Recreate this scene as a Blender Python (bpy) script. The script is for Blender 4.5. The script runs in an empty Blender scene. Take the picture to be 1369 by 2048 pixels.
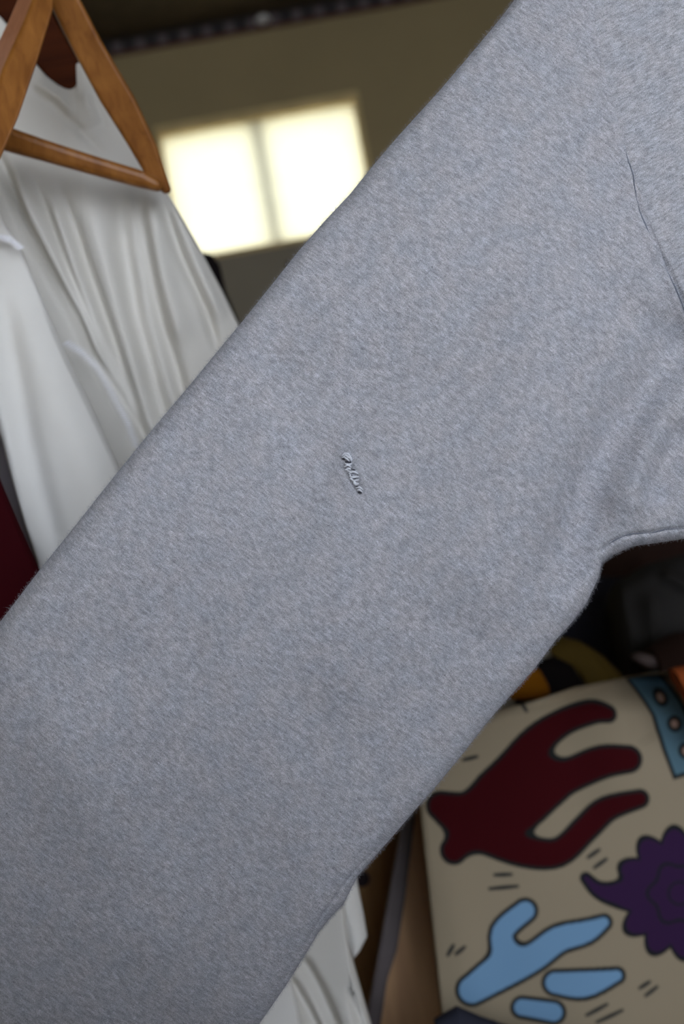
import bpy, bmesh, math, random
import numpy as np
from mathutils import Vector, Matrix

random.seed(7); rng = np.random.RandomState(11)
scene = bpy.context.scene
COL = scene.collection

# ------------------------------------------------------------------ camera, world, exposure
W, H = 1369, 2048
LENS = 50.0; F = LENS / 36.0 * H            # focal length in pixels
CAM_Z = 1.10
ROLL = math.radians(10.2)                    # the photographer tilted the camera
cd = bpy.data.cameras.new('camera'); cam = bpy.data.objects.new('camera', cd); COL.objects.link(cam)
cd.sensor_fit = 'VERTICAL'; cd.sensor_height = 36.0; cd.sensor_width = 24.0; cd.lens = LENS
cd.clip_start = 0.02; cd.clip_end = 100
cd.dof.use_dof = True; cd.dof.focus_distance = 0.638; cd.dof.aperture_fstop = 8.0
CR, SR = math.cos(ROLL), math.sin(ROLL)
cam.matrix_world = Matrix.Translation((0, 0, CAM_Z)) @ Matrix.Rotation(math.pi/2, 4, 'X') @ Matrix.Rotation(-ROLL, 4, 'Z')
scene.camera = cam

world = bpy.data.worlds.new('sky'); scene.world = world; world.use_nodes = True
wn = world.node_tree.nodes; wl = world.node_tree.links
bg = wn['Background']; bg.inputs['Strength'].default_value = 1.0
tc = wn.new('ShaderNodeTexCoord'); sp = wn.new('ShaderNodeSeparateXYZ'); cr = wn.new('ShaderNodeValToRGB')
wl.new(tc.outputs['Generated'], sp.inputs[0]); wl.new(sp.outputs['Z'], cr.inputs[0]); wl.new(cr.outputs[0], bg.inputs['Color'])
cr.color_ramp.elements[0].position = 0.0; cr.color_ramp.elements[0].color = (0.88, 0.93, 1.0, 1)
cr.color_ramp.elements[1].position = 0.8; cr.color_ramp.elements[1].color = (0.66, 0.78, 1.0, 1)

vs = scene.view_settings
scene.display_settings.display_device = 'sRGB'
vs.view_transform = 'Standard'; vs.look = 'None'; vs.gamma = 1.0; vs.use_curve_mapping = False
vs.exposure = 2.6

# ------------------------------------------------------------------ helpers
def P(px, py, d):
    """point of the place at distance d in front of the lens, seen at (px, py)"""
    a = (px - W/2) / F * d; b = -(py - H/2) / F * d
    return Vector((a*CR + b*SR*1.0, d, CAM_Z - a*SR*(-1.0) + b*CR)) if False else _P(a, b, d)
def _P(a, b, d):
    v = cam.matrix_world @ Vector((a, b, -d)); return v
def PN(px, py, d):
    px = np.asarray(px, float); py = np.asarray(py, float); d = np.asarray(d, float) + 0*px
    a = (px - W/2) / F * d; b = -(py - H/2) / F * d
    M = np.array(cam.matrix_world)
    c = np.stack([a, b, -d, np.ones_like(a)], -1)
    return (c @ M.T)[..., :3]

def mesh_obj(name, verts, faces, mat=None, parent=None, smooth=True, uv=None, col=None):
    me = bpy.data.meshes.new(name)
    me.from_pydata([tuple(v) for v in verts], [], faces)
    if uv is not None:
        l = me.uv_layers.new(name='UVMap')
        vi = np.zeros(len(me.loops), dtype=np.int32); me.loops.foreach_get('vertex_index', vi)
        l.data.foreach_set('uv', np.asarray(uv, dtype=np.float32)[vi].ravel())
    if col is not None:
        ca = me.color_attributes.new('dye', 'FLOAT_COLOR', 'POINT')
        ca.data.foreach_set('color', np.asarray(col, dtype=np.float32).ravel())
    if smooth: me.polygons.foreach_set('use_smooth', [True]*len(me.polygons))
    if mat: me.materials.append(mat)
    me.update()
    o = bpy.data.objects.new(name, me); COL.objects.link(o)
    if parent: o.parent = parent
    return o

def bm_obj(name, bm, mat=None, parent=None, smooth=False):
    bmesh.ops.recalc_face_normals(bm, faces=bm.faces[:])
    me = bpy.data.meshes.new(name); bm.to_mesh(me); bm.free()
    if smooth: me.polygons.foreach_set('use_smooth', [True]*len(me.polygons))
    if mat: me.materials.append(mat)
    o = bpy.data.objects.new(name, me); COL.objects.link(o)
    if parent: o.parent = parent
    return o

def thing(name, label, cat, loc=(0,0,0), group=None):
    o = bpy.data.objects.new(name, None); COL.objects.link(o); o.location = loc
    o.empty_display_size = 0.05
    o['label'] = label; o['category'] = cat
    if group: o['group'] = group
    return o
def adopt(root, *obs):
    """parent meshes built in place to an Empty that stands elsewhere"""
    for o in obs:
        o.parent = root; o.matrix_parent_inverse = Matrix.Translation(root.location).inverted()
def tag(o, label, cat, group=None):
    o['label'] = label; o['category'] = cat
    if group: o['group'] = group
    return o

def box(bm, x0, x1, y0, y1, z0, z1, bev=0):
    r = bmesh.ops.create_cube(bm, size=1)
    for v in r['verts']:
        v.co = Vector(((x0+x1)/2 + v.co.x*(x1-x0), (y0+y1)/2 + v.co.y*(y1-y0), (z0+z1)/2 + v.co.z*(z1-z0)))
    if bev:
        es = list({e for v in r['verts'] for e in v.link_edges})
        bmesh.ops.bevel(bm, geom=es, offset=bev, segments=2, profile=0.5, affect='EDGES')
def box_obj(name, x0, x1, y0, y1, z0, z1, mat, parent=None, bev=0):
    bm = bmesh.new(); box(bm, x0, x1, y0, y1, z0, z1, bev); return bm_obj(name, bm, mat, parent)
def struct(o): o['kind'] = 'structure'; return o

def prism(name, fpoly, fd, bpoly, bd, mat, parent=None, bev=0.002):
    """solid between a near outline and a far outline (px outlines, per-point depths)"""
    n = len(fpoly)
    fd = fd if hasattr(fd, '__len__') else [fd]*n; bd = bd if hasattr(bd, '__len__') else [bd]*n
    bm = bmesh.new()
    a = [bm.verts.new(P(x, y, d)) for (x, y), d in zip(fpoly, fd)]
    b = [bm.verts.new(P(x, y, d)) for (x, y), d in zip(bpoly, bd)]
    bm.faces.new(a); bm.faces.new(b[::-1])
    for i in range(n): bm.faces.new((a[i], b[i], b[(i+1) % n], a[(i+1) % n]))
    bmesh.ops.recalc_face_normals(bm, faces=bm.faces[:])
    if bev: bmesh.ops.bevel(bm, geom=bm.edges[:], offset=bev, segments=3, profile=0.5, affect='EDGES')
    bmesh.ops.triangulate(bm, faces=[f for f in bm.faces if len(f.verts) > 4])
    return bm_obj(name, bm, mat, parent, smooth=False)

def tube(name, pts, r, mat, parent=None, n=10):
    pts = [Vector(p) for p in pts]; V = []; Fc = []
    rr = r if hasattr(r, '__len__') else [r]*len(pts)
    for i, p in enumerate(pts):
        t = (pts[min(i+1, len(pts)-1)] - pts[max(i-1, 0)]).normalized()
        a = t.cross(Vector((0.3, 0.9, 0.31))).normalized(); b = t.cross(a)
        for k in range(n):
            an = 2*math.pi*k/n; V.append(p + (a*math.cos(an) + b*math.sin(an))*rr[i])
    for i in range(len(pts)-1):
        for k in range(n):
            Fc.append((i*n+k, i*n+(k+1) % n, (i+1)*n+(k+1) % n, (i+1)*n+k))
    Fc.append(tuple(range(n))[::-1]); Fc.append(tuple(range((len(pts)-1)*n, len(pts)*n)))
    return mesh_obj(name, V, Fc, mat, parent)

def dist_poly(X, Y, pts):
    """distance to a polyline and how far along it (0..1)"""
    best = np.full(X.shape, 1e9); tt = np.zeros(X.shape); L = [0]
    for a, b in zip(pts[:-1], pts[1:]): L.append(L[-1] + math.hypot(b[0]-a[0], b[1]-a[1]))
    for i, (a, b) in enumerate(zip(pts[:-1], pts[1:])):
        dx, dy = b[0]-a[0], b[1]-a[1]; q = dx*dx+dy*dy
        t = np.clip(((X-a[0])*dx + (Y-a[1])*dy)/q, 0, 1)
        D = np.hypot(X-a[0]-t*dx, Y-a[1]-t*dy); m = D < best
        best[m] = D[m]; tt[m] = ((L[i] + t*math.sqrt(q))/L[-1])[m]
    return best, tt
def folds(X, Y, lst):
    """lst of (polyline, height in m (+ = towards the viewer), width px)"""
    h = np.zeros(X.shape)
    for pts, a, w in lst:
        D, t = dist_poly(X, Y, pts)
        h += a*np.exp(-(D/w)**2)*np.clip(np.minimum(t, 1-t)*6+0.15, 0, 1)
    return h
def vnoise(X, Y, s, seed):
    """smooth value noise, s = cell size"""
    r = np.random.RandomState(seed).rand(128, 128)*2-1
    x = X/s + 1000.3; y = Y/s + 1000.7
    xi = np.floor(x).astype(int); yi = np.floor(y).astype(int); fx = x-xi; fy = y-yi
    fx = fx*fx*(3-2*fx); fy = fy*fy*(3-2*fy); g = lambda i, j: r[(xi+i) % 128, (yi+j) % 128]
    return (g(0,0)*(1-fx)+g(1,0)*fx)*(1-fy) + (g(0,1)*(1-fx)+g(1,1)*fx)*fy

def resample(pts, t):
    pts = np.array(pts, float); n = len(pts); s = np.linspace(0, 1, n)
    return np.stack([np.interp(t, s, pts[:, 0]), np.interp(t, s, pts[:, 1])], -1)

def garment(name, pairs, depth, mat, parent=None, ns=160, nv=120, R=0.006, body=0.004, bulge=None,
            disp=None, back=0.01, uvrot=0.0, colour=None, open_start=False, open_end=False):
    """Double-layered flat cloth: a sheet towards the viewer and one behind it, closed round its edges.
       pairs: [(top point, bottom point), ...] along the garment; depth(X, Y) -> distance of its middle."""
    t = np.linspace(0, 1, ns)
    T = resample([p[0] for p in pairs], t); B = resample([p[1] for p in pairs], t)
    bl = np.zeros((ns, 2)) if bulge is None else resample(bulge, t)
    v = (1-np.cos(np.linspace(0, math.pi, nv)))/2; v = 0.55*v + 0.45*np.linspace(0, 1, nv)
    # dense rows near both rims
    v = np.unique(np.concatenate([v, np.array([.0007, .002, .004, .007, .011, .016])*1.0, 1-np.array([.0007, .002, .004, .007, .011, .016])]))
    nv = len(v)
    X = T[:, None, 0]*(1-v) + B[:, None, 0]*v + bl[:, None, 0]*4*v*(1-v)
    Y = T[:, None, 1]*(1-v) + B[:, None, 1]*v + bl[:, None, 1]*4*v*(1-v)
    D = depth(X, Y) if callable(depth) else np.full(X.shape, float(depth))
    wid = np.hypot(*(T-B).T)[:, None]*D/F
    e = wid*np.minimum(v, 1-v)
    prof = R*np.sqrt(np.clip(1-(1-np.minimum(e, R)/R)**2, 0, 1)) + body*np.sin(math.pi*v)**0.8
    hf = disp(X, Y)*np.clip(e/(R*0.8), 0, 1) if disp else 0
    dfront = D - prof - hf
    dback = D + prof + back*np.clip(e/0.02, 0, 1) - hf*0.6
    # keep the outline where it is: move along the view direction in true depth only
    def place(dd):
        a = PN(X, Y, D); a[..., 1] += (dd - D); return a
    A = place(dfront); Bk = place(dback)
    V = np.concatenate([A.reshape(-1, 3), Bk.reshape(-1, 3)]); n0 = ns*nv
    I = np.arange(n0).reshape(ns, nv)
    q = np.stack([I[:-1, :-1], I[:-1, 1:], I[1:, 1:], I[1:, :-1]], -1).reshape(-1, 4)
    qb = q[:, ::-1] + n0
    faces = [tuple(f) for f in q.tolist()] + [tuple(f) for f in qb.tolist()]
    rims = [(I[:, 0], 1), (I[:, -1], -1)]
    if not open_start: rims.append((I[0, :], -1))
    if not open_end: rims.append((I[-1, :], 1))
    for ring, s in rims:
        for a, b in zip(ring[:-1].tolist(), ring[1:].tolist()):
            f = (a, b, b+n0, a+n0); faces.append(f if s > 0 else f[::-1])
    k = 0.64/F; c, s_ = math.cos(uvrot), math.sin(uvrot)
    U = (X*c + Y*s_)*k; Vv = (-X*s_ + Y*c)*k
    uv = np.stack([U.ravel(), Vv.ravel()], -1); uv = np.concatenate([uv, uv])
    col = None
    if colour is not None:
        cc = colour(X, Y).reshape(-1, 4); col = np.concatenate([cc, np.tile(colour(np.array([[-9999.]]), np.array([[-9999.]])).reshape(1, 4), (n0, 1))])
    o = mesh_obj(name, V, faces, mat, parent, uv=uv, col=col)
    o['_'] = 0; del o['_']
    return o, (X, Y, A)

# ------------------------------------------------------------------ materials
def lin(r, g, b):
    f = lambda c: (c/255/12.92) if c/255 <= 0.04045 else ((c/255+0.055)/1.055)**2.4
    return (f(r), f(g), f(b), 1)
def new_mat(name, rough=0.8):
    m = bpy.data.materials.new(name); m.use_nodes = True
    b = m.node_tree.nodes['Principled BSDF']; b.inputs['Roughness'].default_value = rough
    return m, m.node_tree.nodes, m.node_tree.links, b
def plain(name, c, rough=0.7, metal=0.0, var=0.12, scale=20, bump=0.0, bscale=300, spec=0.3):
    m, N, L, b = new_mat(name, rough); b.inputs['Metallic'].default_value = metal
    b.inputs['Specular IOR Level'].default_value = spec
    tc = N.new('ShaderNodeTexCoord'); n = N.new('ShaderNodeTexNoise'); n.inputs['Scale'].default_value = scale; n.inputs['Detail'].default_value = 5
    L.new(tc.outputs['Object'], n.inputs['Vector'])
    r = N.new('ShaderNodeValToRGB'); L.new(n.outputs['Fac'], r.inputs[0])
    r.color_ramp.elements[0].position = 0.3; r.color_ramp.elements[1].position = 0.7
    r.color_ramp.elements[0].color = tuple(x*(1-var) for x in c[:3])+(1,); r.color_ramp.elements[1].color = tuple(min(1, x*(1+var)) for x in c[:3])+(1,)
    L.new(r.outputs[0], b.inputs['Base Color'])
    if bump:
        n2 = N.new('ShaderNodeTexNoise'); n2.inputs['Scale'].default_value = bscale; n2.inputs['Detail'].default_value = 3
        L.new(tc.outputs['Object'], n2.inputs['Vector'])
        bp = N.new('ShaderNodeBump'); bp.inputs['Strength'].default_value = bump; bp.inputs['Distance'].default_value = 0.001
        L.new(n2.outputs['Fac'], bp.inputs['Height']); L.new(bp.outputs[0], b.inputs['Normal'])
    return m

def heather():
    m, N, L, b = new_mat('heather_grey_fleece', 0.95)
    b.inputs['Specular IOR Level'].default_value = 0.15
    b.inputs['Sheen Weight'].default_value = 0.25; b.inputs['Sheen Roughness'].default_value = 0.5
    b.inputs['Sheen Tint'].default_value = (0.75, 0.82, 1, 1)
    uv = N.new('ShaderNodeUVMap')
    def noise(sx, sy, detail=2, rough=0.5, off=0, dist=0):
        mp = N.new('ShaderNodeMapping'); mp.inputs['Scale'].default_value = (sx, sy, 1); mp.inputs['Location'].default_value = (off, off*1.7, off)
        L.new(uv.outputs[0], mp.inputs['Vector'])
        n = N.new('ShaderNodeTexNoise'); n.inputs['Scale'].default_value = 1; n.inputs['Detail'].default_value = detail; n.inputs['Roughness'].default_value = rough
        n.inputs['Distortion'].default_value = dist
        L.new(mp.outputs[0], n.inputs['Vector']); return n.outputs['Fac']
    def ramp(fac, p0, p1, c0, c1):
        r = N.new('ShaderNodeValToRGB'); e = r.color_ramp.elements
        e[0].position, e[1].position, e[0].color, e[1].color = p0, p1, c0, c1
        L.new(fac, r.inputs[0]); return r.outputs[0]
    def mul(a, c, f=1.0, t='MULTIPLY'):
        x = N.new('ShaderNodeMix'); x.data_type = 'RGBA'; x.blend_type = t; x.inputs['Factor'].default_value = f
        L.new(a, x.inputs['A']); L.new(c, x.inputs['B']); return x.outputs['Result']
    g = lambda v: (v, v, v, 1)
    base = ramp(noise(90, 90, 3, off=3), 0.35, 0.65, (0.390, 0.398, 0.437, 1), (0.425, 0.417, 0.443, 1))
    blot = ramp(noise(420, 210, 4, 0.7, off=5), 0.34, 0.66, g(0.83), g(1.14))
    streak = ramp(noise(1100, 260, 3, 0.65, off=9, dist=0.6), 0.36, 0.64, g(0.78), g(1.20))
    dark = ramp(noise(1700, 900, 4, 0.85, off=14, dist=0.3), 0.345, 0.43, g(0.34), g(1.03))
    fine = ramp(noise(3600, 3000, 2, 0.8, off=21), 0.36, 0.64, g(0.50), g(1.55))
    light = ramp(noise(2300, 900, 3, 0.8, off=33, dist=0.5), 0.56, 0.68, g(1.0), g(1.42))
    c = base
    for k in (blot, streak, dark, fine, light): c = mul(c, k)
    L.new(c, b.inputs['Base Color'])
    wv = N.new('ShaderNodeTexWave'); wv.inputs['Scale'].default_value = 420; wv.inputs['Distortion'].default_value = 5; wv.inputs['Detail'].default_value = 2; wv.inputs['Detail Scale'].default_value = 1.5
    mp = N.new('ShaderNodeMapping'); mp.inputs['Rotation'].default_value = (0, 0, 1.45); L.new(uv.outputs[0], mp.inputs['Vector']); L.new(mp.outputs[0], wv.inputs['Vector'])
    nf = noise(1900, 1500, 3, 0.8, off=40)
    ad = N.new('ShaderNodeMath'); ad.operation = 'ADD'; wm = N.new('ShaderNodeMath'); wm.operation = 'MULTIPLY'; wm.inputs[1].default_value = 0.40; L.new(wv.outputs['Fac'], wm.inputs[0]); L.new(wm.outputs[0], ad.inputs[0]); L.new(nf, ad.inputs[1])
    bp = N.new('ShaderNodeBump'); bp.inputs['Strength'].default_value = 0.6; bp.inputs['Distance'].default_value = 0.0004
    L.new(ad.outputs[0], bp.inputs['Height']); L.new(bp.outputs[0], b.inputs['Normal'])
    return m

def jersey(name, c, c2=None, rough=0.9, weave=0.25, transl=0.0):
    m, N, L, b = new_mat(name, rough); b.inputs['Specular IOR Level'].default_value = 0.1
    uv = N.new('ShaderNodeUVMap'); n = N.new('ShaderNodeTexNoise'); n.inputs['Scale'].default_value = 14; n.inputs['Detail'].default_value = 4
    L.new(uv.outputs[0], n.inputs['Vector'])
    r = N.new('ShaderNodeValToRGB'); L.new(n.outputs['Fac'], r.inputs[0])
    r.color_ramp.elements[0].position = 0.35; r.color_ramp.elements[1].position = 0.65
    c2 = c2 or tuple(x*0.92 for x in c[:3])+(1,)
    r.color_ramp.elements[0].color = c2; r.color_ramp.elements[1].color = c
    L.new(r.outputs[0], b.inputs['Base Color'])
    n2 = N.new('ShaderNodeTexNoise'); n2.inputs['Scale'].default_value = 1600; n2.inputs['Detail'].default_value = 2
    L.new(uv.outputs[0], n2.inputs['Vector'])
    bp = N.new('ShaderNodeBump'); bp.inputs['Strength'].default_value = weave; bp.inputs['Distance'].default_value = 0.0003
    L.new(n2.outputs['Fac'], bp.inputs['Height']); L.new(bp.outputs[0], b.inputs['Normal'])
    return m

def wood(name, c0, c1, rough=0.45, axis='X', scale=6):
    m, N, L, b = new_mat(name, rough); b.inputs['Specular IOR Level'].default_value = 0.1 if rough > .7 else 0.4
    tc = N.new('ShaderNodeTexCoord'); mp = N.new('ShaderNodeMapping')
    mp.inputs['Scale'].default_value = {'X': (3, 40, 40), 'Z': (40, 40, 3)}[axis]
    L.new(tc.outputs['Object'], mp.inputs['Vector'])
    n = N.new('ShaderNodeTexNoise'); n.inputs['Scale'].default_value = scale; n.inputs['Detail'].default_value = 6; n.inputs['Distortion'].default_value = 0.8
    L.new(mp.outputs[0], n.inputs['Vector'])
    r = N.new('ShaderNodeValToRGB'); L.new(n.outputs['Fac'], r.inputs[0])
    r.color_ramp.elements[0].position = 0.3; r.color_ramp.elements[1].position = 0.72
    r.color_ramp.elements[0].color = c0; r.color_ramp.elements[1].color = c1
    L.new(r.outputs[0], b.inputs['Base Color'])
    bp = N.new('ShaderNodeBump'); bp.inputs['Strength'].default_value = 0.15; bp.inputs['Distance'].default_value = 0.0006
    L.new(n.outputs['Fac'], bp.inputs['Height']); L.new(bp.outputs[0], b.inputs['Normal'])
    return m

M = dict(
    heather=heather(),
    thread=plain('grey_mending_thread', (0.66, 0.68, 0.74, 1), 0.8, var=0.15, scale=900, spec=0.2),
    mat=plain('matted_grey_thread', (0.40, 0.41, 0.46, 1), 0.95, var=0.35, scale=1500, bump=0.6, bscale=1800, spec=0.1),
    seam=plain('dark_blue_grey_seam_shade', (0.17, 0.185, 0.23, 1), 0.9, var=0.3, scale=800, spec=0.1),
    slit_dark=plain('slit_shade', (0.035, 0.035, 0.045, 1), 0.95, var=0.1),
    white=jersey('white_cotton', (0.74, 0.715, 0.665, 1), (0.70, 0.68, 0.635, 1)),
    white2=jersey('cool_white_cotton', (0.80, 0.785, 0.75, 1)),
    cream=jersey('cream_cotton', (0.74, 0.71, 0.63, 1)),
    stitch=plain('white_overlock_thread', (0.88, 0.88, 0.92, 1), 0.8, var=0.05, scale=500),
    maroon=jersey('maroon_cotton', (0.038, 0.0012, 0.0035, 1), (0.028, 0.001, 0.003, 1)),
    grey=jersey('lilac_grey_cotton', (0.33, 0.30, 0.33, 1)),
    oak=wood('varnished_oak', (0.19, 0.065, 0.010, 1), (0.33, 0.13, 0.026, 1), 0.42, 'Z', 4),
    oak_lit=wood('varnished_oak_lit_side', (0.38, 0.16, 0.08, 1), (0.52, 0.23, 0.12, 1), 0.3, 'Z', 4),
    tan=plain('bare_end_grain', (0.55, 0.30, 0.11, 1), 0.6),
    mahog=wood('mahogany', (0.035, 0.007, 0.0015, 1), (0.065, 0.014, 0.003, 1), 0.75, 'X', 3),
    steel=plain('dull_steel', (0.5, 0.5, 0.5, 1), 0.35, 1.0),
    bolt=plain('bright_zinc', (0.80, 0.78, 0.74, 1), 0.35, 0.6),
    rail=plain('blackened_rail', (0.040, 0.033, 0.034, 1), 0.6, 0.2, scale=60),
    railweb=plain('worn_rail_web', (0.16, 0.13, 0.13, 1), 0.5, 0.1, scale=80),
    rust=plain('oxide_red_lip', (0.14, 0.05, 0.035, 1), 0.7),
    khaki=plain('khaki_wall_paint', (0.40, 0.315, 0.165, 1), 0.75, var=0.05, scale=4, bump=0.15, bscale=120),
    drab=plain('drab_lower_wall_paint', (0.28, 0.245, 0.185, 1), 0.75, var=0.05, scale=4),
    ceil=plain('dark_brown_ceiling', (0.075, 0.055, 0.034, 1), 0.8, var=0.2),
    floor=plain('scuffed_plywood_floor', (0.10, 0.07, 0.045, 1), 0.8, var=0.25, scale=5),
    frame=plain('bronze_window_frame', (0.72, 0.55, 0.26, 1), 0.5, 0.1),
    mull=plain('pale_window_stile', (0.60, 0.56, 0.40, 1), 0.5),
    siding=plain('cream_siding_paint', (0.94, 0.88, 0.66, 1), 0.7, var=0.02, scale=3),
    concrete=plain('concrete_ground', (0.30, 0.29, 0.27, 1), 0.9),
    brown=wood('dark_brown_panel', (0.20, 0.10, 0.035, 1), (0.30, 0.165, 0.06, 1), 0.6, 'Z', 2),
    board=wood('worn_brown_board', (0.50, 0.29, 0.15, 1), (0.68, 0.41, 0.21, 1), 0.6, 'Z', 2),
    worn=plain('worn_grey_edge', (0.12, 0.10, 0.10, 1), 0.7, var=0.45, scale=9),
    knot=plain('dark_knot_and_hole', (0.022, 0.013, 0.016, 1), 0.7),
    black=jersey('black_cloth', (0.012, 0.009, 0.010, 1)),
    navy=jersey('navy_cloth', (0.032, 0.034, 0.050, 1)),
    charcoal=jersey('charcoal_cloth', (0.045, 0.043, 0.043, 1)),
    brownred=jersey('dark_brown_red_cloth', (0.038, 0.020, 0.016, 1)),
    olive=jersey('olive_brown_webbing', (0.12, 0.08, 0.018, 1)),
    orange=jersey('orange_cloth', (0.33, 0.12, 0.006, 1)),
    rustor=jersey('rust_orange_cloth', (0.33, 0.075, 0.02, 1)),
    mauve=jersey('mauve_grey_cloth', (0.16, 0.125, 0.12, 1)),
)
# glass
gm, gN, gL, gb = new_mat('window_glass', 0.02)
gN.remove(gb); tr = gN.new('ShaderNodeBsdfTransparent'); gl = gN.new('ShaderNodeBsdfGlossy'); gl.inputs['Roughness'].default_value = 0.02
mx = gN.new('ShaderNodeMixShader'); fr = gN.new('ShaderNodeFresnel'); fr.inputs['IOR'].default_value = 1.45
gL.new(fr.outputs[0], mx.inputs[0]); gL.new(tr.outputs[0], mx.inputs[1]); gL.new(gl.outputs[0], mx.inputs[2])
gL.new(mx.outputs[0], gN['Material Output'].inputs['Surface']); M['glass'] = gm
fm, fN, fL, fb = new_mat('frosted_window_film', 0.5)
fN.remove(fb); ft = fN.new('ShaderNodeBsdfTranslucent'); ft.inputs['Color'].default_value = (0.5, 0.5, 0.5, 1)
fn_ = fN.new('ShaderNodeTexNoise'); fn_.inputs['Scale'].default_value = 9; fr_ = fN.new('ShaderNodeValToRGB'); fL.new(fn_.outputs['Fac'], fr_.inputs[0])
fr_.color_ramp.elements[0].color = (0.66, 0.63, 0.52, 1); fr_.color_ramp.elements[1].color = (0.74, 0.705, 0.58, 1); fL.new(fr_.outputs[0], ft.inputs['Color'])
fL.new(ft.outputs[0], fN['Material Output'].inputs['Surface']); M['frost'] = fm
# printed cloth: dye comes from the print painted on its vertices
pm, pN, pL, pb = new_mat('printed_cloth', 0.9); pb.inputs['Specular IOR Level'].default_value = 0.1
pa = pN.new('ShaderNodeAttribute'); pa.attribute_name = 'dye'; pL.new(pa.outputs['Color'], pb.inputs['Base Color'])
pu = pN.new('ShaderNodeUVMap'); pn2 = pN.new('ShaderNodeTexNoise'); pn2.inputs['Scale'].default_value = 900; pL.new(pu.outputs[0], pn2.inputs['Vector'])
pbp = pN.new('ShaderNodeBump'); pbp.inputs['Strength'].default_value = 0.2; pbp.inputs['Distance'].default_value = 0.0004
pL.new(pn2.outputs['Fac'], pbp.inputs['Height']); pL.new(pbp.outputs[0], pb.inputs['Normal']); M['print'] = pm

# ------------------------------------------------------------------ the room (a long narrow storage unit open behind the photographer)
YB = 3.60                                    # back wall
XL, XR = -1.25, 1.30; YF = -2.20; ZC = P(300, 72, YB).z
# window hole in world x/z, found from its upright edges
wa = P(322, 268, YB); wb = P(712, 205, YB); wc = P(432, 512, YB)
WX0, WX1, WZ1 = wa.x, wb.x, (wa.z+wb.z)/2; WZ0 = wc.z
WX0 -= 0.01
struct(box_obj('floor', XL, XR, YF, YB, -0.05, 0.0, M['floor']))
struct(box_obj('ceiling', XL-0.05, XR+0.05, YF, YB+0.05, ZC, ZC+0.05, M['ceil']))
struct(box_obj('wall_left', XL-0.05, XL, YF, YB, 0, ZC, M['khaki']))
struct(box_obj('wall_right', XR, XR+0.05, -0.95, YB, 0, ZC, M['khaki']))   # stops short: unseen opening added to let in light from the right
bm = bmesh.new()
for a in ((XL, WX0, WZ0, ZC), (WX1, XR, WZ0, ZC), (WX0, WX1, WZ1, ZC)):
    box(bm, a[0], a[1], YB, YB+0.05, a[2], a[3])
struct(bm_obj('wall_back', bm, M['khaki']))
struct(box_obj('trim_1', XL, XR, YB-0.006, YB+0.05, 0, WZ0, M['drab']))    # the duller lower half of the wall
bm = bmesh.new()
struct(box_obj('wall_front', XL, -0.75, YF-0.05, YF, 0, ZC, M['khaki']))  # unseen wall piece, its width set to hold back light from the left

win = thing('window_1', '', 'window', (WX0, YB, WZ0)); del win['label']; del win['category']; win['kind'] = 'structure'
fw = 0.022
bm = bmesh.new()
box(bm, WX0-fw*.2, WX0+fw*.3, YB-0.012, YB+0.04, WZ0, WZ1, .002); box(bm, WX1-fw*.3, WX1+fw*.4, YB-0.012, YB+0.04, WZ0, WZ1+fw, .002)
box(bm, WX0-fw*.2, WX1+fw*.4, YB-0.014, YB+0.04, WZ1-fw*.1, WZ1+fw, .002); box(bm, WX0, WX1, YB-0.010, YB+0.04, WZ0-0.006, WZ0+0.006, .002)
f = bm_obj('window_frame', bm, M['frame']); adopt(win, f)
mx_ = P(533, 370, YB).x
adopt(win, box_obj('sash_stile', mx_-0.014, mx_+0.014, YB+0.030, YB+0.040, WZ0+0.004, WZ1, M['mull'], None, .002))
adopt(win, box_obj('frosted_pane', WX0+.003, WX1-.003, YB+0.012, YB+0.016, WZ0+.004, WZ1, M['frost']))

# neighbouring wall outside the window: lapped boards
nb = thing('neighbouring_wall', 'cream lapped siding of the next building, beyond the small frosted window', 'wall', (0, 7.5, 0))
proto = None
for k in range(18):
    z = 0.15 + k*0.16
    if proto is None:
        bm = bmesh.new(); vs_ = [bm.verts.new(p) for p in ((-3.5, 0, 0), (3.5, 0, 0), (3.5, 0.006, .163), (-3.5, 0.006, .163), (-3.5, .045, 0), (3.5, .045, 0), (3.5, .045, .165), (-3.5, .045, .165))]
        for q in ((0,1,2,3), (4,7,6,5), (0,4,5,1), (3,2,6,7), (0,3,7,4), (1,5,6,2)): bm.faces.new([vs_[i] for i in q])
        proto = bm_obj('siding_board', bm, M['siding']); o = proto
    else:
        o = proto.copy(); COL.objects.link(o)
    o.parent = nb; o.location = (0, 0, z)
struct(box_obj('ground', -12, 12, -14, 12, -0.35, -0.06, M['concrete']))

# perforated lashing rail high on the back wall
ra = P(210, 112, YB); zr = (P(300, 84, YB).z + P(527, 44, YB).z)/2
rail = thing('perforated_rail', 'dark perforated metal lashing rail running along the wall under the ceiling', 'rail', (0, YB, zr))
hh = 0.019; pitch = 0.0575
adopt(rail, box_obj('backing_strip', XL+.02, XR-.02, YB-0.004, YB, zr-hh, zr+hh, M['rail']))
adopt(rail, box_obj('upper_flange', XL+.02, XR-.02, YB-0.016, YB-.004, zr+hh-.009, zr+hh, M['rail'], None, .001))
adopt(rail, box_obj('lower_flange', XL+.02, XR-.02, YB-0.016, YB-.004, zr-hh-.004, zr-hh+.003, M['rust'], None, .001))
bx_ = P(527, 45, YB).x; web = None; x = XL+0.04 + ((bx_ - XL - 0.04) % pitch) + pitch/2
while x < XR-0.05:
    if web is None:
        bm = bmesh.new(); box(bm, -.011, .011, -.015, -.004, -hh+.003, hh-.009, .002); web = bm_obj('web', bm, M['railweb']); o = web
    else: o = web.copy(); COL.objects.link(o)
    o.parent = rail; o.location = (x, 0, 0); x += pitch
bm = bmesh.new(); bmesh.ops.create_cone(bm, cap_ends=True, segments=24, radius1=.019, radius2=.013, depth=.012)
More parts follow.
